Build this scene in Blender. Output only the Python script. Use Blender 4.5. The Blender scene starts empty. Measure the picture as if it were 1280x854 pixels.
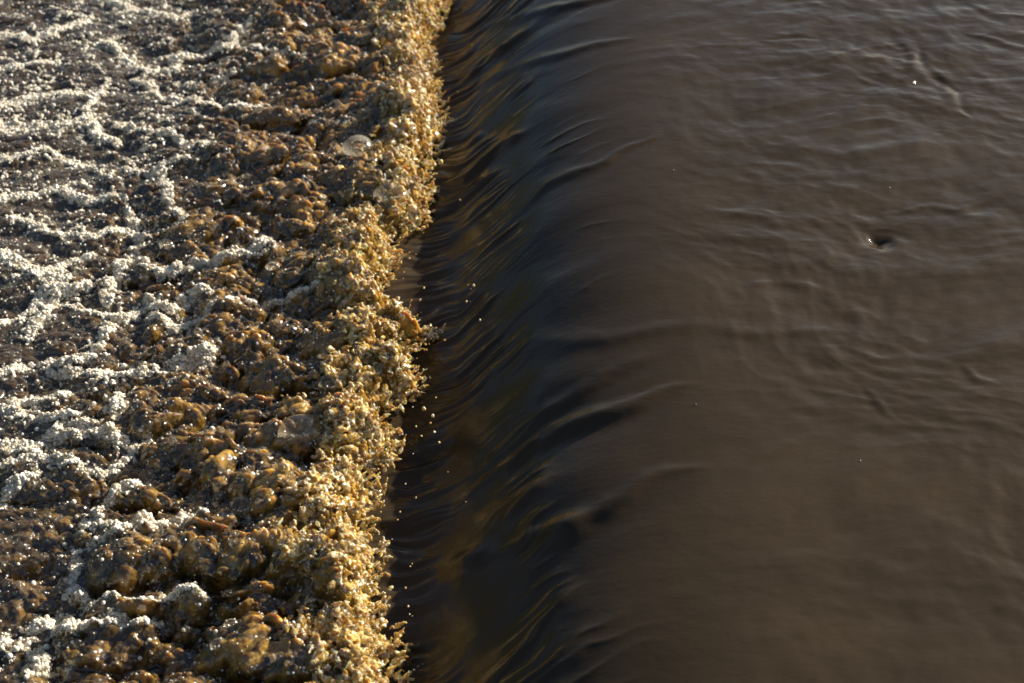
import bpy, bmesh, math, random
import numpy as np
rnd = random.Random(7); R = math.radians
scene = bpy.context.scene
# ------------------------------------------------------------------ camera
H_CAM = 2.59; PITCH = R(40.4); YAW = R(0.3); F_MM = 50.0; F_PX = 1280*F_MM/36
cd = bpy.data.cameras.new('camera'); cam = bpy.data.objects.new('camera', cd)
scene.collection.objects.link(cam); scene.camera = cam
cam.location = (0, 0, H_CAM); cam.rotation_euler = (math.pi/2-PITCH, 0, -YAW)
cd.lens = F_MM; cd.sensor_width = 36; cd.clip_start = 0.05; cd.clip_end = 2000
cd.dof.use_dof = True; cd.dof.focus_distance = 4.0; cd.dof.aperture_fstop = 2.8
# ------------------------------------------------------------------ light
SUN_EL = R(24.3); SUN_AZ = R(35)            # azimuth measured from +x (right) towards +y (away)
w = bpy.data.worlds.new('World'); scene.world = w; w.use_nodes = True
nt = w.node_tree; bg = nt.nodes['Background']
sky = nt.nodes.new('ShaderNodeTexSky'); sky.sky_type = 'NISHITA'; sky.sun_disc = False
sky.sun_elevation = SUN_EL; sky.sun_rotation = math.pi/2 - SUN_AZ
nt.links.new(sky.outputs[0], bg.inputs[0]); bg.inputs[1].default_value = 0.05
sd = bpy.data.lights.new('sun', 'SUN'); so = bpy.data.objects.new('sun', sd); scene.collection.objects.link(so)
sd.energy = 5.0; sd.angle = R(0.5); sd.color = (1.0, 0.96, 0.88)
so.rotation_euler = (math.pi/2 - SUN_EL, 0, SUN_AZ + math.pi/2)
vs = scene.view_settings; vs.view_transform = 'Standard'; vs.look = 'None'; vs.gamma = 1; vs.exposure = 1.05
# ------------------------------------------------------------------ helpers
def tag(o, label=None, cat=None, group=None, kind=None):
    for k, v in (('label', label), ('category', cat), ('group', group), ('kind', kind)):
        if v: o[k] = v
    return o
sy, cy = math.sin(YAW), math.cos(YAW); sp, cp = math.sin(PITCH), math.cos(PITCH)
FW = np.array([cp*sy, cp*cy, -sp]); RT = np.array([cy, -sy, 0.0]); UP = np.cross(RT, FW)
def at(px, py, z):
    "photo pixel -> point on the level z"
    d = FW + RT*(px-640)/F_PX + UP*(427-py)/F_PX
    t = (z-H_CAM)/d[2]
    return np.array([d[0]*t, d[1]*t, z])
perm = np.random.RandomState(3).permutation(4096).astype(np.int64)
ang = np.random.RandomState(4).rand(4096)*2*np.pi; GX = np.cos(ang).astype(np.float32); GY = np.sin(ang).astype(np.float32)
RN = np.random.RandomState(5).rand(6, 4096).astype(np.float32)
def hsh(i, j, s=0): return perm[(perm[(i+s*131) & 4095] + j) & 4095]
def noise(x, y, s=0):
    xi = np.floor(x).astype(np.int64); yi = np.floor(y).astype(np.int64)
    xf = (x-xi).astype(np.float32); yf = (y-yi).astype(np.float32)
    u = xf*xf*xf*(xf*(xf*6-15)+10); v = yf*yf*yf*(yf*(yf*6-15)+10)
    def g(a, b):
        h = hsh(xi+a, yi+b, s); return GX[h]*(xf-a)+GY[h]*(yf-b)
    n0 = g(0,0); n0 += u*(g(1,0)-n0); n1 = g(0,1); n1 += u*(g(1,1)-n1)
    return (n0 + v*(n1-n0))*1.5
def fbm(x, y, s=0, o=3, gain=.5):
    r = 0; a = 1
    for k in range(o): r = r+a*noise(x*2**k, y*2**k, s+k); a *= gain
    return r
def domes(x, y, s=0, keep=1.0):
    "overlapping round caps, cell size 1: height 0..1"
    xi = np.floor(x).astype(np.int64); yi = np.floor(y).astype(np.int64); r = np.zeros(x.shape, np.float32)
    for a in (-1, 0, 1):
        for b in (-1, 0, 1):
            h = hsh(xi+a, yi+b, s)
            dx = (xi+a+RN[0][h]-x).astype(np.float32); dy = (yi+b+RN[1][h]-y).astype(np.float32)
            th = RN[4][h]*3.14; e = .65+.35*RN[5][h]; c_, s_ = np.cos(th), np.sin(th)
            p = (dx*c_+dy*s_); q = (-dx*s_+dy*c_)/e
            Rr = .45+.5*RN[2][h]; t = np.sqrt(np.maximum(0, 1-(p*p+q*q)/(Rr*Rr)))*(.45+.55*RN[3][h])
            if keep < 1: t = t*(RN[4][h] < keep)
            np.maximum(r, t, out=r)
    return r
def sstep(a, b, x):
    t = np.clip((x-a)/(b-a), 0, 1); return t*t*(3-2*t)
def polydist(x, y, pts):
    d = np.full(x.shape, 9.0, np.float32)
    for (ax, ay), (bx, by) in zip(pts[:-1], pts[1:]):
        vx, vy = bx-ax, by-ay; L = vx*vx+vy*vy+1e-9
        t = np.clip(((x-ax)*vx+(y-ay)*vy)/L, 0, 1)
        np.minimum(d, np.hypot(x-ax-t*vx, y-ay-t*vy), out=d)
    return d
def axis(a, b, step, far, n=14):
    "even steps from a to b, then growing steps out to +-far"
    core = np.arange(a, b, step)
    g = np.geomspace(step*2, far, n)
    return np.concatenate([a-g[::-1], core, core[-1]+g])
def grid_obj(name, X, Y, Z, mat, attrs=None, drop=None):
    ny, nx = X.shape; co = np.stack([X, Y, Z], -1).reshape(-1, 3).astype(np.float32)
    idx = np.arange(ny*nx).reshape(ny, nx)
    f = np.stack([idx[:-1, :-1], idx[:-1, 1:], idx[1:, 1:], idx[1:, :-1]], -1).reshape(-1, 4)
    if drop is not None:
        f = f[~drop.reshape(-1)[f].all(1)]
    me = bpy.data.meshes.new(name); n = len(f)
    me.vertices.add(len(co)); me.vertices.foreach_set('co', co.ravel())
    me.loops.add(n*4); me.loops.foreach_set('vertex_index', f.ravel().astype(np.int32))
    me.polygons.add(n); me.polygons.foreach_set('loop_start', np.arange(0, n*4, 4, dtype=np.int32))
    me.polygons.foreach_set('loop_total', np.full(n, 4, np.int32))
    me.polygons.foreach_set('use_smooth', np.ones(n, bool))
    me.update(calc_edges=True)
    for k, v in (attrs or {}).items():
        a = me.attributes.new(k, 'FLOAT', 'POINT'); a.data.foreach_set('value', v.astype(np.float32).ravel())
    me.materials.append(mat); o = bpy.data.objects.new(name, me); scene.collection.objects.link(o); return o
# ------------------------------------------------------------------ materials
def new_mat(name):
    m = bpy.data.materials.new(name); m.use_nodes = True
    return m, m.node_tree, m.node_tree.nodes['Principled BSDF']
def N(t, kind, **kw):
    n = t.nodes.new(kind)
    for k, v in kw.items():
        if k in n.inputs: n.inputs[k].default_value = v
        else: setattr(n, k, v)
    return n
def mix(t, fac, a, b):
    m = t.nodes.new('ShaderNodeMix'); m.data_type = 'RGBA'
    for s, v in ((0, fac), (6, a), (7, b)):
        if hasattr(v, 'links'): t.links.new(v, m.inputs[s])
        else: m.inputs[s].default_value = v
    return m.outputs[2]
def ramp(t, src, a, b):
    m = t.nodes.new('ShaderNodeMapRange'); m.inputs[1].default_value = a; m.inputs[2].default_value = b
    t.links.new(src, m.inputs[0]); return m.outputs[0]
# muddy river water
mw, t, p = new_mat('muddy_water')
tc = N(t, 'ShaderNodeNewGeometry')
mp = N(t, 'ShaderNodeMapping'); mp.inputs['Scale'].default_value = (1.0, 2.2, 1.0); t.links.new(tc.outputs['Position'], mp.inputs[0])
n1 = N(t, 'ShaderNodeTexNoise', Scale=1.6, Detail=4); t.links.new(mp.outputs[0], n1.inputs[0])
col = mix(t, ramp(t, n1.outputs[0], .35, .65), (.035, .0235, .0125, 1), (.044, .0292, .0152, 1))
t.links.new(col, p.inputs['Base Color'])
p.inputs['Roughness'].default_value = .06; p.inputs['IOR'].default_value = 1.33
n2 = N(t, 'ShaderNodeTexNoise', Scale=28, Detail=6, Roughness=.6); t.links.new(mp.outputs[0], n2.inputs[0])
bp = N(t, 'ShaderNodeBump', Strength=.25, Distance=.004); t.links.new(n2.outputs[0], bp.inputs['Height']); t.links.new(bp.outputs[0], p.inputs['Normal'])
# churned water: brown lumps, amber thin parts, white foam by attribute
mf, t, p = new_mat('churned_water')
af = N(t, 'ShaderNodeAttribute', attribute_name='foam'); ag = N(t, 'ShaderNodeAttribute', attribute_name='gold')
geo = N(t, 'ShaderNodeNewGeometry')
n1 = N(t, 'ShaderNodeTexNoise', Scale=22, Detail=5, Roughness=.65); t.links.new(geo.outputs['Position'], n1.inputs[0])
c = mix(t, ramp(t, n1.outputs[0], .42, .68), (.030, .0155, .0036, 1), (.23, .130, .024, 1))
acl = N(t, 'ShaderNodeAttribute', attribute_name='calm')
c = mix(t, acl.outputs['Fac'], c, (.052, .034, .018, 1))
aam = N(t, 'ShaderNodeAttribute', attribute_name='amber'); c = mix(t, aam.outputs['Fac'], c, (.42, .245, .044, 1))
c = mix(t, ag.outputs['Fac'], c, (.27, .16, .028, 1))
vo = N(t, 'ShaderNodeTexVoronoi', Scale=115); t.links.new(geo.outputs['Position'], vo.inputs[0])
vo2 = N(t, 'ShaderNodeTexVoronoi', Scale=240); t.links.new(geo.outputs['Position'], vo2.inputs[0])
c = mix(t, af.outputs['Fac'], c, (.50, .43, .32, 1)); t.links.new(c, p.inputs['Base Color'])
p.inputs['Coat Weight'].default_value = .55; p.inputs['Coat Roughness'].default_value = .03; p.inputs['Coat IOR'].default_value = 1.7
p.inputs['Roughness'].default_value = .05; p.inputs['IOR'].default_value = 1.5
p.inputs['Subsurface Weight'].default_value = 1.0; p.inputs['Subsurface Radius'].default_value = (1.0, .55, .18)
p.inputs['Subsurface Scale'].default_value = .032
ad = N(t, 'ShaderNodeMath', operation='ADD'); t.links.new(vo.outputs['Distance'], ad.inputs[0]); t.links.new(vo2.outputs['Distance'], ad.inputs[1])
mfm = N(t, 'ShaderNodeMath', operation='MULTIPLY_ADD'); t.links.new(af.outputs['Fac'], mfm.inputs[0]); mfm.inputs[1].default_value = .7; mfm.inputs[2].default_value = .03
bp = N(t, 'ShaderNodeBump', Distance=.006, invert=True); t.links.new(mfm.outputs[0], bp.inputs['Strength'])
t.links.new(ad.outputs[0], bp.inputs['Height'])
ws = N(t, 'ShaderNodeTexNoise', Scale=85, Detail=0, Roughness=.5); t.links.new(geo.outputs['Position'], ws.inputs[0])
wk = N(t, 'ShaderNodeTexNoise', Scale=12, Detail=2); t.links.new(geo.outputs['Position'], wk.inputs[0])
b2 = N(t, 'ShaderNodeBump', Distance=.0045); t.links.new(ramp(t, wk.outputs[0], .30, .5), b2.inputs['Strength'])
t.links.new(ws.outputs[0], b2.inputs['Height']); t.links.new(bp.outputs[0], b2.inputs['Normal']); t.links.new(b2.outputs[0], p.inputs['Normal'])
# ------------------------------------------------------------------ river and weir fall (one sheet)
def slope_profile():
    xs = np.linspace(-2, 6, 4001)
    g = .64*np.clip((.68-xs)/.62, 0, 1)**1.4; g = np.minimum(g, .64) + .075*sstep(.14, -.05, xs)
    g *= sstep(-.36, -.11, xs)
    z = np.cumsum(g[::-1])[::-1]*(xs[1]-xs[0]); return xs, -z
PX, PZ = slope_profile()
def zprof(x): return np.interp(x, PX, PZ)
Z_LOW = PZ[0]
Z_FOAM = Z_LOW + .035
x = np.concatenate([np.arange(-1.0, -.6, .03), np.arange(-.6, .7, .006), np.arange(.7, 2.9, .0078), 2.9+np.geomspace(.01, 80, 30)])
y = axis(1.5, 5.6, .0052, 80, 26)
X, Y = np.meshgrid(x, y)
w1 = noise(X*1.3, Y*1.6, 11)*.10; w2 = noise(X*1.3+9, Y*1.6, 12)*.10
Xw, Yw = X+w1, Y+w2
up = sstep(.25, .95, X); slope = sstep(.62, .05, X)*sstep(-.62, -.30, X)
far_fade = 1/(1+np.maximum(0, np.hypot(X, Y-3)-3)*.5)
# ripples upstream
rough = .55+.3*sstep(2.0, 4.2, Y+X*.35)+.3*noise(X*1.1, Y*1.1, 13)
Z = .0045*fbm(Xw*2.2, Yw*4.2, 20, 3)*up*rough*1.6 + .0021*fbm(Xw*8+w2*9, Yw*9+w1*9, 24, 2)*up*(.5+rough)
rd = 1-np.abs(noise(Xw*4.6+w2*12, Yw*8+w1*14, 23)); Z += .0026*rd**3*up*rough
Z += .0011*fbm(Xw*18+w2*12, Yw*21+w1*12, 26, 2)*up*(.3+rough)
# streaks on the falling face, drawn out along the flow
wy = Y + .012*noise(X*9, Y*11, 50) - .55*np.clip(X, -.15, .12) - .12*np.clip(X-.12, 0, .4) + .06*noise(X*1.6, Y*2.0, 30) + .022*noise(X*5, Y*6, 31) + .006*noise(X*13, Y*15, 48)
s1 = fbm(X*1.1, wy*4.2, 32, 2); s2 = 1-np.abs(noise(X*2.2, wy*11, 35)); s3 = noise(X*3.2, wy*20, 37)+.5*noise(X*5, wy*36, 51); s4 = noise(X*5, wy*70, 38)
msk = 1.5*sstep(-.1, .45, noise(X*4, Y*3.2, 39)); msk2 = 1.5*sstep(.0, .4, noise(X*6, Y*5, 40))
steep = sstep(.17, .02, X)*sstep(-.40, -.20, X)
foot = sstep(-.14, -.26, X)
Z += slope*.007*s1 + slope**3*.006*s2**5*(.1+msk) + steep*(.005*noise(X*2.2, wy*8, 43) + .0075*s3*(.03+msk) + .0015*s4*msk2)
Z += foot*(.014*domes(X*3.2+w1, Y*5.5+w2, 44) + .006*noise(X*6, Y*9, 45) + .0055*s3 + .0018*s4 + .0012*noise(X*18+w1*30, Y*26, 46))
Z += zprof(X)*(1+0*Y)
# vortex
vc = at(1098, 299, 0); dx, dy = X-vc[0], Y-vc[1]; rr = np.hypot(dx, dy); th = np.arctan2(dy, dx)
rr = rr*(1+.35*noise(X*14, Y*14, 77))
Z += -.009*np.exp(-(rr/.040)**2)
Z += -.011*np.exp(-(np.hypot(dx*.7, dy*1.1)/.020)**1.5)*(1+.3*np.sin(th*3+rr*90)) - .006*np.exp(-(rr/.06)**2) + .0008*np.sin(3*th+rr*150)*np.exp(-(rr/.10)**2)*sstep(.006, .03, rr)
def on_river(px, py):
    z = 0.0
    for _ in range(60): q = at(px, py, z); z += .3*(zprof(q[0])-z)
    return q[:2]
def fold(pix, wd, hgt, z=0.0):
    "a curved wrinkle in the surface, tapering at both ends"
    global Z
    P = np.array([on_river(a, b) for a, b in pix])
    seg = np.hypot(*(P[1:]-P[:-1]).T); cum = np.concatenate([[0], np.cumsum(seg)]); L = cum[-1]
    iy = np.where((y > P[:, 1].min()-.25) & (y < P[:, 1].max()+.25))[0]; ix = np.where((x > P[:, 0].min()-.25) & (x < P[:, 0].max()+.25))[0]
    sl = np.ix_(iy, ix); xs = X[sl]+.03*noise(X[sl]*6, Y[sl]*6, 41); ys = Y[sl]+.028*noise(X[sl]*4, Y[sl]*5, 42)+.006*noise(X[sl]*18, Y[sl]*18, 49)
    best = np.full(xs.shape, 9.0); side = np.zeros(xs.shape); arc = np.zeros(xs.shape)
    for k in range(len(seg)):
        (ax, ay), (bx, by) = P[k], P[k+1]; vx, vy = bx-ax, by-ay
        t = ((xs-ax)*vx+(ys-ay)*vy)/(seg[k]**2); tc_ = np.clip(t, 0, 1)
        d = np.hypot(xs-ax-tc_*vx, ys-ay-tc_*vy); m = d < best
        best = np.where(m, d, best); side = np.where(m, np.sign((xs-ax)*vy-(ys-ay)*vx)*d, side); arc = np.where(m, (cum[k]+tc_*seg[k])/L, arc)
    tp = np.sin(np.pi*np.clip(arc, 0, 1))**.8
    hgt = hgt*.6; wd = wd*1.15
    w_ = wd*(.35+.65*tp); q = side/w_
    Z[sl] += hgt*tp*(np.exp(-q*q) - .4*np.exp(-((q-1.8)/1.6)**2))*np.exp(-np.maximum(0, (best-np.abs(side))/w_)**2)
fold([(1118,70),(1150,62),(1165,95),(1198,112),(1216,150)], .020, -.010)
fold([(1085,58),(1130,57),(1147,78),(1142,98)], .016, .006)
fold([(950,50),(990,50),(1030,51)], .014, -.007)
fold([(1040,85),(1052,70),(1060,52)], .014, .005)
fold([(890,262),(950,272),(1010,296)], .016, .005)
fold([(1100,265),(1160,255),(1200,262),(1250,248)], .014, .006)
fold([(960,182),(1060,190),(1130,182),(1200,168)], .035, .007)
fold([(1195,455),(1218,470),(1255,478)], .014, .007)
fold([(1200,0),(1250,20),(1300,24)], .018, .008)
fold([(1210,40),(1250,55),(1300,60)], .018, .008)
fold([(1075,484),(1106,505),(1130,525)], .011, .004)
fold([(930,360),(985,352),(1050,372)], .018, .004)
fold([(880,420),(960,412),(1060,416)], .02, .004)
fold([(560,640),(660,560),(740,520),(800,500),(870,478)], .030, .020, -.12)
fold([(520,620),(600,590),(690,505),(760,468),(835,440)], .024, .010, -.15)
fold([(600,700),(690,660),(760,630),(830,600),(892,584)], .028, .014, -.10)
fold([(560,480),(640,440),(760,425),(930,412)], .030, .007, -.1)
fold([(555,330),(610,300),(680,235),(760,200),(830,165)], .020, .009, -.15)
fold([(570,120),(650,80),(720,62),(800,48)], .028, .010, -.12)
fold([(570,60),(620,30),(700,10),(800,-10)], .028, .012, -.15)
def knob(px, py, z, r, h):
    global Z
    c = on_river(px, py); Z += h*np.exp(-((X-c[0])**2/(1.7*r*r)+(Y-c[1])**2/(r*r)))
knob(583, 705, -.30, .04, .022); knob(625, 65, -.2, .03, .02); knob(590, 95, -.28, .03, .022); knob(640, 175, -.2, .03, .015); knob(705, 665, -.15, .04, .018)
WX, WY, WZ = x, y, Z
water = grid_obj('river_water', X, Y, Z, mw)
tag(water, 'smooth dark brown muddy river water sliding over the rounded weir crest', kind='structure')
# ------------------------------------------------------------------ unseen wooded bank, added so the falling face reflects something dark
mk, t, p = new_mat('unseen_bank_growth'); g_ = N(t, 'ShaderNodeNewGeometry'); n_ = N(t, 'ShaderNodeTexNoise', Scale=1.2, Detail=6); t.links.new(g_.outputs['Position'], n_.inputs[0])
t.links.new(mix(t, ramp(t, n_.outputs[0], .35, .65), (.010, .014, .006, 1), (.035, .045, .016, 1)), p.inputs['Base Color']); p.inputs['Roughness'].default_value = 1
bx_, by_ = np.meshgrid(np.linspace(-40, -14, 90), np.linspace(-50, 90, 400))
bh = 7.5*sstep(-14.5, -20, bx_)*(1+.25*noise(bx_*.2, by_*.2, 101)) + sstep(-15, -17, bx_)*(1.2*noise(bx_*.6, by_*.6, 102)+.8*domes(bx_*.7, by_*.7, 103)+.4*noise(bx_*2, by_*2, 104)) - .8
tag(grid_obj('unseen_bank', bx_, by_, bh, mk), 'unseen dark overgrown bank added for the falling face to reflect', kind='structure')
# ------------------------------------------------------------------ churned pool below the fall
EDGE = [(560,-60),(552,0),(530,40),(545,105),(550,130),(538,190),(530,250),(492,288),(484,350),(508,375),(542,395),(500,425),(520,458),(478,500),(492,540),(478,575),(463,640),(482,660),(470,700),(490,760),(490,854),(500,930)]
ZE = Z_LOW+.10
ep = np.array([at(a, b, ZE) for a, b in EDGE])
o_ = np.argsort(ep[:, 1]); EY, EX = ep[o_, 1], ep[o_, 0]
def edge_x(yy): return np.interp(yy, EY, EX)
x = np.concatenate([-2.5-np.geomspace(.01, 60, 24)[::-1], np.arange(-2.5, -.06, .0029)])
y = axis(1.9, 6.2, .0038, 60, 22)
X, Y = np.meshgrid(x, y)
near = np.exp(-(np.maximum(0, np.abs(Y-4)-2.3)/1.0)**2)*np.exp(-(np.maximum(0, -2.6-X)/1.0)**2)*.8+.2
nx_ = noise(X*3, Y*3, 51); ny_ = noise(X*3+5, Y*3, 52)
wx = .045*nx_+.008*noise(X*11, Y*11, 53); wyy = .045*ny_+.008*noise(X*11, Y*11, 54)
Xw, Yw = X+wx, Y+wyy
edge = edge_x(Y) + .035*noise(Y*9, X*4, 55) + .018*noise(Y*26, X*18, 56) + .010*noise(Y*70, X*60, 57)
de = edge - X                     # distance inside the foam front
turb = sstep(1.35, .55, de)       # strong lumps near the front, calmer further left
f1 = np.float32
L0 = noise(X*2.1, Y*2.6, 60)
L1 = domes(Xw*4.4, Yw*7.0, 61); L2 = domes(Xw*11.5, Yw*18, 62); L3 = domes(X*27, Y*38, 63); L4 = domes(X*62, Y*80, 64)
hz = .030*L0*(.5+turb) + L1*(.020+.062*turb) + L2*(.012+.034*turb) + L3*(.004+.0175*turb) + L4*(.0012+.0018*turb)
# foam strands traced as polylines
STR = [([(137,3),(175,16),(219,28),(234,19)],9),([(131,53),(162,75),(187,90),(219,84),(231,66),(281,62),(312,41)],9),
([(234,72),(281,67),(328,75),(378,84)],5),([(-20,150),(0,153),(47,155),(88,156),(106,147),(119,169),(144,178)],11),
([(144,156),(187,169),(219,187),(250,200)],7),([(128,115),(103,140)],7),([(169,100),(200,131),(250,134),(260,147),(312,144),(360,142)],6),
([(0,250),(62,237),(103,250),(156,250)],8),([(200,219),(212,250),(230,290)],7),([(0,40),(40,48),(70,35),(110,20)],9),([(-10,90),(30,84),(70,80)],8),([(0,130),(30,122),(70,118),(128,115)],9),
([(162,267),(175,298),(169,323),(147,351),(128,386)],9),([(0,326),(53,351),(81,330),(103,323)],12),([(81,361),(62,386),(47,414),(40,430)],8),
([(0,405),(40,392),(62,361)],9),([(53,351),(87,373),(109,364)],10),([(75,389),(119,398),(150,401),(175,386),(203,392),(259,370)],8),
([(181,401),(212,414),(259,398),(287,392)],6),([(175,330),(203,345),(250,342),(281,336),(328,326)],9),([(290,383),(331,384),(394,376)],4),
([(134,408),(119,433),(103,455),(47,461),(0,473)],9),([(72,467),(109,467),(156,476),(212,470),(250,467),(262,455)],10),
([(0,517),(47,526),(87,533)],10),([(19,508),(78,498)],7),([(150,492),(150,533)],8),([(0,560),(40,566),(80,552),(120,548),(160,566)],12),([(0,590),(50,580),(90,590)],8),([(90,590),(130,600),(160,585),(190,560)],5),
([(0,631),(31,612),(47,603)],8),([(178,618),(134,634),(112,646),(116,665)],6),([(100,671),(150,678),(187,668),(219,656),(250,656)],8),
([(150,681),(94,703),(91,737),(119,762),(169,762),(250,765)],7),([(-10,806),(31,806),(53,837)],12),([(37,790),(69,775),(94,793),(187,787)],9),
([(0,200),(50,190),(90,205)],6),([(20,270),(60,290),(110,300),(160,285)],7),([(230,110),(280,105),(330,112)],4),([(150,215),(190,225),(230,215)],5)]
halo = np.zeros(X.shape, f1); strand = np.zeros(X.shape, f1); ridge = np.zeros(X.shape, f1)
Xs = X+.6*wx+.006*noise(X*30, Y*30, 71); Ys = Y+.6*wyy+.006*noise(X*30, Y*30, 72)
m_near = (X > -2.6) & (X < -.2)
for pts, wd in STR:
    pw = [tuple(at(a, b, Z_FOAM+.02)[:2]) for a, b in pts]
    P = np.array(pw); m = .1
    iy = np.where((y > P[:, 1].min()-m) & (y < P[:, 1].max()+m))[0]; ix = np.where((x > P[:, 0].min()-m) & (x < P[:, 0].max()+m))[0]
    if not len(iy) or not len(ix): continue
    sl = np.ix_(iy, ix); d = polydist(Xs[sl], Ys[sl], pw)
    wm = wd/380.0*.92
    halo[sl] = np.maximum(halo[sl], np.exp(-(d/(wm*3.2))**2))
    strand[sl] = np.maximum(strand[sl], np.exp(-(d/wm)**2)); ridge[sl] = np.maximum(ridge[sl], np.exp(-(d/(wm*.9))**2)*(.3+wd/14))
web = 1-np.abs(noise(Xw*4.2, Yw*5.0, 81))*1.6; web = np.clip(web, 0, 1)**2.2
web2 = np.clip(1-np.abs(noise(Xw*10, Yw*13, 83))*1.8, 0, 1)**2
left = sstep(.25, 1.0, de)
lace = np.clip(1-np.abs(noise(Xw*22, Yw*30, 97))*2.2, 0, 1)**1.5
foam = np.maximum(np.maximum(strand*1.30, halo*lace*.75), left*(.30*web+.20*web2*sstep(.45, 1.3, de)*sstep(2.8, 4.6, Y)))
foam = foam*(1+.5*noise(Xw*6, Y*10, 98)) + .30*noise(Xw*13, Y*22, 84)*left + .5*noise(X*42, Y*60, 85)+.12*sstep(3.6, 5.2, Y)*left
foam = sstep(.48, .92, foam)
hz = hz + .009*ridge*(.4+1.2*noise(X*5, Y*5, 93)) + .002*foam + .003*foam*domes(X*95, Y*110, 86)
amber = turb*sstep(.45, 1.15, .3*L3+.4*L2+.4*L1+.5*noise(X*8, Y*11, 99)+.45*noise(X*28, Y*36, 100))*sstep(1.0, .2, de)
gold = np.clip(sstep(.32, .03, de + .10*noise(X*6, Y*6, 87)+.06*noise(X*20, Y*20, 88)), 0, 1)
# pile-up behind the front, then a broken drop onto the fall
pile = .030*np.exp(-((de-.14)/.16)**2)
front = sstep(-.015, .12, de)
spk = domes(X*80, Y*80, 89)*.012 + domes(X*36+3, Y*40, 90)*.022
Z = Z_FOAM + (hz+pile)*near + gold*spk
Z = np.where(front > 0, Z*front + (Z_LOW-.08)*(1-front), Z_LOW-.08)
# lean the lumps so their tops overhang
sh = (hz*near)
X2 = X + sh*(.15*noise(X*9, Y*9, 91)+.15); Y2 = Y + sh*.25*noise(X*9+4, Y*9, 92) - sh*.12
pool = grid_obj('churned_water', X2, Y2, Z, mf, {'foam': foam, 'gold': gold, 'amber': amber, 'calm': (1-turb)*.8}, drop=(de < -.03))
tag(pool, 'churned brown water with white foam strands and golden broken front at foot of the weir', kind='structure')
# ------------------------------------------------------------------ froth and spray: uncountable, scattered as stuff
def blob_mesh(name, seed, bump, mat, sub=2):
    bm = bmesh.new(); bmesh.ops.create_icosphere(bm, subdivisions=sub, radius=1.0)
    r_ = random.Random(seed); dirs = [(r_.gauss(0,1), r_.gauss(0,1), r_.gauss(0,1)) for _ in range(5)]
    for v in bm.verts:
        n = v.co.normalized(); k = 1+bump*sum(math.sin(n.x*d[0]*2+n.y*d[1]*2+n.z*d[2]*2+i) for i, d in enumerate(dirs))/2
        v.co = n*k
    for f in bm.faces: f.smooth = True
    me = bpy.data.meshes.new(name); bm.to_mesh(me); bm.free(); me.materials.append(mat); return me
def scatter(name, P, S, ROT, mesh, label):
    "one object: the blob mesh set on every point by geometry nodes"
    me = bpy.data.meshes.new(name); me.vertices.add(len(P)); me.vertices.foreach_set('co', P.astype(np.float32).ravel())
    for k, v in (('size', S), ('turn', ROT)):
        a = me.attributes.new(k, 'FLOAT_VECTOR', 'POINT'); a.data.foreach_set('vector', v.astype(np.float32).ravel())
    me.materials.append(mesh.materials[0])
    o = bpy.data.objects.new(name, me); scene.collection.objects.link(o)
    g = bpy.data.node_groups.new(name, 'GeometryNodeTree')
    g.interface.new_socket('Geometry', in_out='INPUT', socket_type='NodeSocketGeometry'); g.interface.new_socket('Geometry', in_out='OUTPUT', socket_type='NodeSocketGeometry')
    gi = g.nodes.new('NodeGroupInput'); go = g.nodes.new('NodeGroupOutput')
    src = g.nodes.new('GeometryNodeMeshIcoSphere'); src.inputs['Subdivisions'].default_value = 3; src.inputs['Radius'].default_value = 1
    sm = g.nodes.new('GeometryNodeSetShadeSmooth'); g.links.new(src.outputs[0], sm.inputs[0])
    # uneven the blob
    sp_ = g.nodes.new('GeometryNodeSetPosition'); nz = g.nodes.new('ShaderNodeTexNoise'); nz.inputs['Scale'].default_value = .9
    nm = g.nodes.new('GeometryNodeInputNormal'); sub = g.nodes.new('ShaderNodeMath'); sub.operation = 'MULTIPLY_ADD'; sub.inputs[1].default_value = mesh['lump']; sub.inputs[2].default_value = -.5*mesh['lump']
    ml = g.nodes.new('ShaderNodeVectorMath'); ml.operation = 'SCALE'
    g.links.new(nz.outputs[0], sub.inputs[0]); g.links.new(nm.outputs[0], ml.inputs[0]); g.links.new(sub.outputs[0], ml.inputs['Scale'])
    g.links.new(sm.outputs[0], sp_.inputs[0]); g.links.new(ml.outputs[0], sp_.inputs['Offset'])
    mt = g.nodes.new('GeometryNodeSetMaterial'); mt.inputs['Material'].default_value = mesh.materials[0]; g.links.new(sp_.outputs[0], mt.inputs[0])
    ip = g.nodes.new('GeometryNodeInstanceOnPoints')
    for nm_, s_ in (('size', 'Scale'), ('turn', 'Rotation')):
        at_ = g.nodes.new('GeometryNodeInputNamedAttribute'); at_.data_type = 'FLOAT_VECTOR'; at_.inputs[0].default_value = nm_; g.links.new(at_.outputs[0], ip.inputs[s_])
    g.links.new(gi.outputs[0], ip.inputs[0]); g.links.new(mt.outputs[0], ip.inputs['Instance']); g.links.new(ip.outputs[0], go.inputs[0])
    md = o.modifiers.new('scatter', 'NODES'); md.node_group = g
    return tag(o, label, kind='stuff')
rs = np.random.RandomState(12)
V = np.stack([X2, Y2, Z], -1).reshape(-1, 3); FO = foam.ravel(); DE = de.ravel(); GO = gold.ravel()
inb = (V[:, 1] > 1.9) & (V[:, 1] < 6.2) & (V[:, 0] > -2.6)
def pick(wgt, n):
    c = np.cumsum(wgt*inb); return np.searchsorted(c, rs.rand(n)*c[-1])
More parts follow.
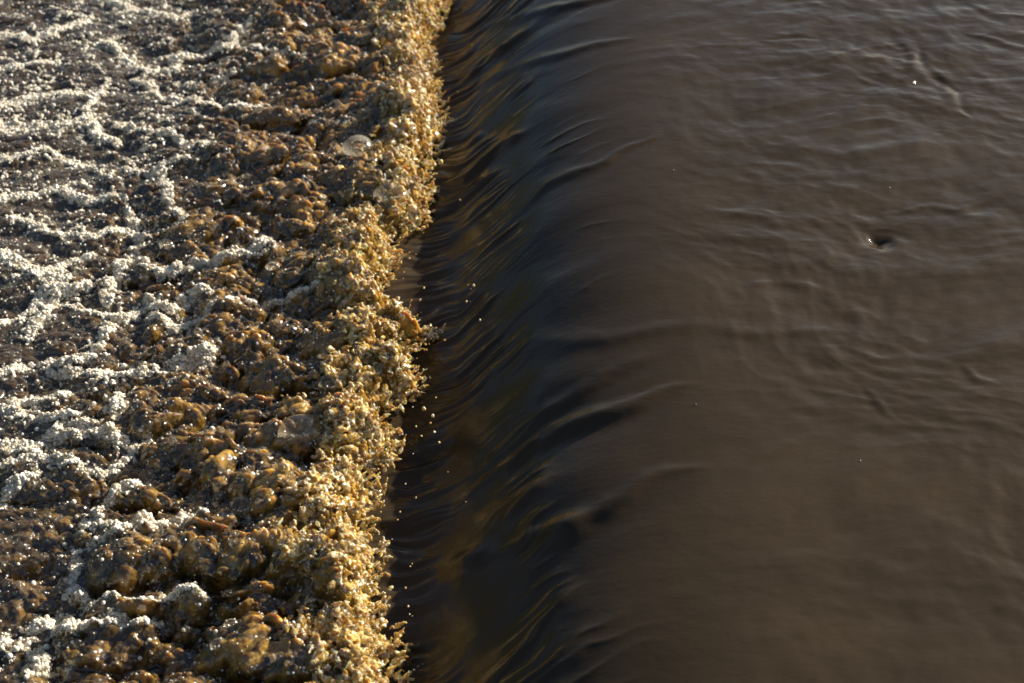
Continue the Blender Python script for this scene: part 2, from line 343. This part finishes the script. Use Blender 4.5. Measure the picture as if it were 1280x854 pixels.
def lump_mat(name, ca, cb, sss, scale, rough):
    m, t, p = new_mat(name); oi = N(t, 'ShaderNodeObjectInfo')
    t.links.new(mix(t, oi.outputs['Random'], ca, cb), p.inputs['Base Color'])
    p.inputs['Roughness'].default_value = rough; p.inputs['IOR'].default_value = 1.4
    p.inputs['Subsurface Weight'].default_value = sss; p.inputs['Subsurface Radius'].default_value = (1.0, .6, .2); p.inputs['Subsurface Scale'].default_value = scale
    return m
m_froth = lump_mat('froth', (.85, .79, .67, 1), (.66, .54, .37, 1), 0, .004, .10)
m_spray = lump_mat('golden_spray', (.42, .22, .045, 1), (.66, .50, .24, 1), 1, .010, .06)
m_clot, t, p = new_mat('golden_clots'); gg = N(t, 'ShaderNodeNewGeometry')
a1 = N(t, 'ShaderNodeTexNoise', Scale=16, Detail=4, Roughness=.6); t.links.new(gg.outputs['Position'], a1.inputs[0])
a2 = N(t, 'ShaderNodeTexNoise', Scale=70, Detail=3, Roughness=.6); t.links.new(gg.outputs['Position'], a2.inputs[0])
c = mix(t, ramp(t, a1.outputs[0], .42, .64), (.30, .170, .022, 1), (.78, .54, .125, 1))
c = mix(t, ramp(t, a2.outputs[0], .50, .63), c, (.93, .86, .62, 1)); t.links.new(c, p.inputs['Base Color'])  # cream patches: near-white highlights put into the colour
p.inputs['Coat Weight'].default_value = 1; p.inputs['Coat Roughness'].default_value = .03; p.inputs['Coat IOR'].default_value = 1.7
p.inputs['Roughness'].default_value = .05; p.inputs['IOR'].default_value = 1.5
p.inputs['Subsurface Weight'].default_value = 1; p.inputs['Subsurface Radius'].default_value = (1, .6, .2); p.inputs['Subsurface Scale'].default_value = .012
p.inputs['Transmission Weight'].default_value = .34
fr = blob_mesh('froth', 1, .1, m_froth); fr['lump'] = .3
i = pick(np.clip(FO, .015, 1)**1.15*(GO < .6), 160000)
P = V[i] + rs.normal(0, .0016, (len(i), 3)); r_ = np.exp(rs.normal(math.log(.0016), .55, len(i))).clip(.0008, .0065)
scatter('white_froth', P, np.repeat(r_[:, None], 3, 1)*(1+.2*rs.rand(len(i), 3)), rs.rand(len(i), 3)*6.3, fr, 'fine white bubble froth lying along the foam strands left of the fall')
# spray: clots on the broken front and ragged fingers thrown over the fall
i = pick(GO**2*(DE > -.005)*(.04+np.clip(noise(V[:, 0]*14, V[:, 1]*20, 96)+.35, 0, 1)), 22000)
lift = np.abs(rs.normal(0, .012, len(i)))*(.3+1.4*np.clip(noise(V[i, 0]*22, V[i, 1]*22, 95)+.3, 0, 1))
P = V[i] + np.stack([rs.normal(.002, .005, len(i)), rs.normal(0, .005, len(i)), lift], -1)
r_ = np.exp(rs.normal(math.log(.0050), .5, len(i))).clip(.002, .016)
PP = [P]; SS = [np.stack([r_*(1.1+1.5*rs.rand(len(i))), r_*rs.uniform(.6, 1, len(i)), r_*.85], -1)]
fk = pick(((DE > -.012) & (DE < .06))*1.0, 1100)
for k in fk:
    b0 = V[k].copy(); b0[2] = max(b0[2], Z_LOW+.03); d = np.array([rs.normal(.5, .5), rs.normal(-.1, .5), .5+rs.rand()*.6]); d /= np.linalg.norm(d)
    n = rs.randint(5, 16); L = .012+.055*rs.rand()**2; u = np.linspace(0, 1, n)[:, None]
    q = b0 + d*L*u + np.array([0, 0, -.018])*u**2*rs.rand() + np.cumsum(rs.normal(0, .0016, (n, 3)), 0)
    PP.append(q); rr_ = (.0040*(1-u[:, 0])**.7+.0012)*rs.uniform(.7, 1.3, n); SS.append(np.stack([rr_*1.4, rr_, rr_], -1))
P = np.concatenate(PP); S = np.concatenate(SS)
bm = bmesh.new(); bmesh.ops.create_icosphere(bm, subdivisions=2, radius=1.0)
bv = np.array([v.co[:] for v in bm.verts]); bf = np.array([[v.index for v in f.verts] for f in bm.faces]); bm.free()
th_ = rs.rand(len(P))*6.283; ph_ = rs.normal(0, .8, len(P)); n = len(P)
q = bv[None]*S[:, None, :]
cz, sz = np.cos(th_)[:, None], np.sin(th_)[:, None]; cx, sx = np.cos(ph_)[:, None], np.sin(ph_)[:, None]
x0, y0, z0 = q[..., 0], q[..., 1], q[..., 2]; x0, z0 = x0*cx-z0*sx, x0*sx+z0*cx
co = np.stack([x0*cz-y0*sz, x0*sz+y0*cz, z0], -1) + P[:, None, :]
fc = (bf[None]+(np.arange(n)*len(bv))[:, None, None]).reshape(-1)
me = bpy.data.meshes.new('golden_spray'); me.vertices.add(n*len(bv)); me.vertices.foreach_set('co', co.astype(np.float32).ravel())
me.loops.add(len(fc)); me.loops.foreach_set('vertex_index', fc.astype(np.int32)); nf = len(fc)//3
me.polygons.add(nf); me.polygons.foreach_set('loop_start', np.arange(0, nf*3, 3, dtype=np.int32)); me.polygons.foreach_set('loop_total', np.full(nf, 3, np.int32)); me.update(calc_edges=True)
spray = bpy.data.objects.new('golden_spray', me); scene.collection.objects.link(spray)
md = spray.modifiers.new('merge', 'REMESH'); md.mode = 'VOXEL'; md.voxel_size = .0021; md.use_smooth_shade = True
ms = spray.modifiers.new('soften', 'SMOOTH'); ms.factor = .5; ms.iterations = 4
dg = bpy.context.evaluated_depsgraph_get(); me2 = bpy.data.meshes.new_from_object(spray.evaluated_get(dg)); spray.modifiers.clear(); spray.data = me2
nv = len(me2.vertices); vc_ = np.empty(nv*3, np.float32); me2.vertices.foreach_get('co', vc_); vc_ = vc_.reshape(-1, 3)
vn_ = np.empty(nv*3, np.float32); me2.vertex_normals.foreach_get('vector', vn_); vn_ = vn_.reshape(-1, 3)
a_, b_, c_ = vc_[:, 0], vc_[:, 1], vc_[:, 2]
dd = .0028*noise(a_*80+c_*60, b_*80-c_*50, 110) + .0012*noise(a_*160-c_*140, b_*160+c_*120, 111) - .0006*np.abs(noise(a_*240+c_*200, b_*150, 112))
vc_ = vc_ + vn_*dd[:, None] + .0012*np.stack([noise(b_*150, c_*150, 113), noise(c_*150, a_*150, 114), noise(a_*150, b_*150, 115)], -1)
me2.vertices.foreach_set('co', vc_.ravel()); me2.update(); SPV = vc_
me2.materials.clear(); me2.materials.append(m_clot)
print('SPRAY faces', len(me2.polygons), n)
tag(spray, 'ragged golden spray and clots where the fall breaks into foam', kind='stuff')

wv = np.clip(noise(SPV[:, 0]*16, SPV[:, 1]*22, 120)+.15, 0, 1); cs = np.cumsum(wv); i = np.searchsorted(cs, rs.rand(9000)*cs[-1])  # pale froth beads stand in for bright highlights on the spray
r_ = np.exp(rs.normal(math.log(.0015), .4, len(i))).clip(.0008, .004)
scatter('cream_highlight_froth', SPV[i]+rs.normal(0, .001, (len(i), 3)), np.repeat(r_[:, None], 3, 1), rs.rand(len(i), 3)*6.3, fr, 'cream coloured bubble froth standing in for highlights in the golden spray')
# ------------------------------------------------------------------ bubbles: thin clear films
mb = bpy.data.materials.new('bubble_film'); mb.use_nodes = True; t = mb.node_tree; t.nodes.clear()
out = t.nodes.new('ShaderNodeOutputMaterial'); tr = N(t, 'ShaderNodeBsdfTransparent', Color=(.93, .92, .88, 1)); gl = N(t, 'ShaderNodeBsdfGlossy', Roughness=.06)
lw = N(t, 'ShaderNodeLayerWeight', Blend=.5); pw_ = N(t, 'ShaderNodeMath', operation='POWER'); pw_.inputs[1].default_value = 2.6; t.links.new(lw.outputs['Facing'], pw_.inputs[0])
fz = N(t, 'ShaderNodeMath', operation='MULTIPLY_ADD'); fz.inputs[1].default_value = .75; fz.inputs[2].default_value = .07; t.links.new(pw_.outputs[0], fz.inputs[0]); mx = t.nodes.new('ShaderNodeMixShader'); t.links.new(fz.outputs[0], mx.inputs[0]); t.links.new(tr.outputs[0], mx.inputs[1]); t.links.new(gl.outputs[0], mx.inputs[2]); df = N(t, 'ShaderNodeBsdfTranslucent', Color=(.85, .76, .58, 1)); m3 = t.nodes.new('ShaderNodeMixShader'); m3.inputs[0].default_value = .04
t.links.new(mx.outputs[0], m3.inputs[1]); t.links.new(df.outputs[0], m3.inputs[2]); t.links.new(m3.outputs[0], out.inputs[0])
mb2 = mb.copy(); mb2.name = 'large_bubble_film'
for n_ in mb2.node_tree.nodes:
    if n_.type == 'MIX_SHADER' and not n_.inputs[0].is_linked: n_.inputs[0].default_value = .20
    if n_.type == 'BSDF_GLOSSY': n_.inputs['Roughness'].default_value = .2
    if n_.type == 'MATH' and n_.operation == 'MULTIPLY_ADD': n_.inputs[1].default_value = .55; n_.inputs[2].default_value = .09
fb = blob_mesh('glint_bubble', 3, 0, mb); fb['lump'] = .12
i = pick((GO < .9)*(DE > .02)*(DE < 1.5)*(.25+np.clip(FO, 0, .6)), 19000)  # clear bubbles added over the lumps to catch more sun glints
r_ = np.exp(rs.normal(math.log(.0045), .42, len(i))).clip(.002, .013)
scatter('glint_bubbles', V[i], np.repeat(r_[:, None], 3, 1), rs.rand(len(i), 3)*6.3, fb, 'small clear bubbles added all over the churned brown water for sun glints')
# where the pool surface is seen at a photo pixel
rel = V-np.array([0, 0, H_CAM]); dep = rel@FW; UX = 640+F_PX*(rel@RT)/dep; UY = 427-F_PX*(rel@UP)/dep
def surf(px, py):
    m = np.where((np.abs(UX-px) < 5) & (np.abs(UY-py) < 5) & (dep > 0))[0]
    return V[m[np.argmin(dep[m])]]
BUB = [(370, 536, 31, 'largest clear round bubble, silvery at its right side, on brown lumps beside golden foam'),
(412, 474, 21, 'glassy bubble up and right of the largest one, among golden foam lumps'),
(484, 240, 25, 'bright clear bubble right at the golden foam edge in the upper part'),
(452, 186, 22, 'pale domed bubble just inside the golden foam edge, above and left of the brightest one'),
(344, 328, 9, 'little dark shiny bubble alone beside a brown lump left of the golden band'),
(430, 310, 9, 'small dark glassy bubble close to the golden band at mid height'),
(304, 628, 19, 'smooth pale bubble on a big brown lump in the lower foam'),
(268, 800, 11, 'small clear bubble in a dark hollow near the bottom of the foam'),
(284, 775, 9, 'smallest clear bubble in the dark hollow near the bottom of the foam'),
(212, 300, 10, 'single round bubble beside a white foam strand left of centre')]
for k, (px, py, rp, lab) in enumerate(BUB):
    c = surf(px, py); rad = .85*rp/F_PX*np.linalg.norm(c-np.array([0, 0, H_CAM]))
    bm = bmesh.new(); bmesh.ops.create_uvsphere(bm, u_segments=40, v_segments=24, radius=1)
    bmesh.ops.delete(bm, geom=[v for v in bm.verts if v.co.z < -.25], context='VERTS')
    ph = k*1.7
    for v in bm.verts:
        a = math.atan2(v.co.y, v.co.x); f = 1+.05*math.sin(2*a+ph)+.03*math.sin(3*a+ph*2)+.02*math.sin(5*v.co.z+a)
        v.co.x *= f*rad*1.08; v.co.y *= f*rad*.92; v.co.z *= rad*.78
    for f in bm.faces: f.smooth = True
    me = bpy.data.meshes.new('bubble'); bm.to_mesh(me); bm.free(); me.materials.append(mb2)
    o = bpy.data.objects.new('bubble', me); scene.collection.objects.link(o); o.location = (c[0], c[1], c[2]-rad*.15)
    tag(o, lab, 'bubble', 'clear bubbles standing in the churned foam')
    bm = bmesh.new()
    for q in range(int(rp*1.6)):
        a = rnd.random()*6.283; rr_ = rad*(1.0+rnd.uniform(-.05, .12)); h = rnd.uniform(-.2, .12)*rad
        if q % 4 == 0: rr_ *= .8; h = rad*.45; a = -2.0+rnd.random()*1.2
        m4 = bmesh.ops.create_icosphere(bm, subdivisions=1, radius=rnd.uniform(.0015, .0038))
        for v in m4['verts']: v.co.x += rr_*1.06*math.cos(a); v.co.y += rr_*.9*math.sin(a); v.co.z += h
    for f in bm.faces: f.smooth = True
    me = bpy.data.meshes.new('froth_rim'); bm.to_mesh(me); bm.free(); me.materials.append(m_froth)
    rim = bpy.data.objects.new('froth_rim', me); scene.collection.objects.link(rim); rim.parent = o; rim['kind'] = 'stuff'
# ------------------------------------------------------------------ droplets in the air over the foot of the fall
m_drop = lump_mat('amber_drop', (.50, .33, .10, 1), (.80, .70, .48, 1), 1, .004, .04)
dmesh = []
for k in range(5):
    me = blob_mesh('water_droplet', 20+k, .12, m_drop, 2); dmesh.append(me)
def droplet(px, py, z, r, lab, grp='droplets thrown over the dark fall'):
    o = bpy.data.objects.new('water_droplet', rnd.choice(dmesh)); scene.collection.objects.link(o)
    o.location = at(px, py, z); o.scale = (r*rnd.uniform(1, 1.4), r, r*rnd.uniform(.85, 1.2)); o.rotation_euler = (rnd.random()*3, rnd.random()*3, rnd.random()*3)
    tag(o, lab, 'droplet', grp)
droplet(551, 203, Z_LOW+.16, .0085, 'largest amber droplet, flying clear of the foam edge in the upper part')
droplet(530, 511, Z_LOW+.15, .0055, 'round golden droplet over the dark fall, upper left one of a pair')
droplet(541, 520, Z_LOW+.15, .0048, 'round golden droplet over the dark fall, lower right one of a pair')
droplet(592, 357, Z_LOW+.22, .0048, 'bright pale droplet farthest out over the dark fall, above the foam spike')
TINY = 'tiny golden droplet flying off the foam edge over the foot of the dark fall'
for px, py in [(585,356),(589,361),(588,377),(583,377),(512,323),(520,318),(505,340),(487,437),(521,448),(545,497),(543,540),(549,553),(516,509),(520,533),(527,545),(538,529),(560,590),(600,400),(612,560),(640,420),(575,250),(590,56),(572,115),(507,605),(520,622),(507,735),(495,780),(512,768),(500,795),(513,708),(497,650),(476,640),(500,640),(545,410),(556,425),(525,375),(530,360)]:
    droplet(px, py, Z_LOW+rnd.uniform(.08, .2), rnd.uniform(.0016, .0034), TINY)
for k in range(12):
    py = rnd.uniform(5, 850); ex = np.interp(py, [e[1] for e in EDGE], [e[0] for e in EDGE])
    droplet(ex+6+rnd.expovariate(1/16), py, Z_LOW+rnd.uniform(.05, .15), rnd.uniform(.0012, .0028), TINY)
# ------------------------------------------------------------------ flecks adrift upstream
def fleck(px, py, lx, ly, lab, grp=None):
    c = at(px, py, 0); ix = np.searchsorted(WX, c[0]); iy = np.searchsorted(WY, c[1])
    me = blob_mesh('foam_fleck', int(px), .25, m_froth, 2); o = bpy.data.objects.new('foam_fleck', me); scene.collection.objects.link(o)
    o.location = (c[0], c[1], WZ[iy, ix]+.001); o.scale = (lx, ly, .003); o.rotation_euler.z = .9
    tag(o, lab, 'foam fleck', grp)
fleck(1143, 103, .011, .0048, 'white foam fleck floating upstream beside the curved ripple')
for px, py in [(842,212),(870,503),(1075,578),(1112,236)]:
    fleck(px, py, .0018, .0016, 'minute pale speck floating alone on smooth brown water', 'specks on the smooth water')
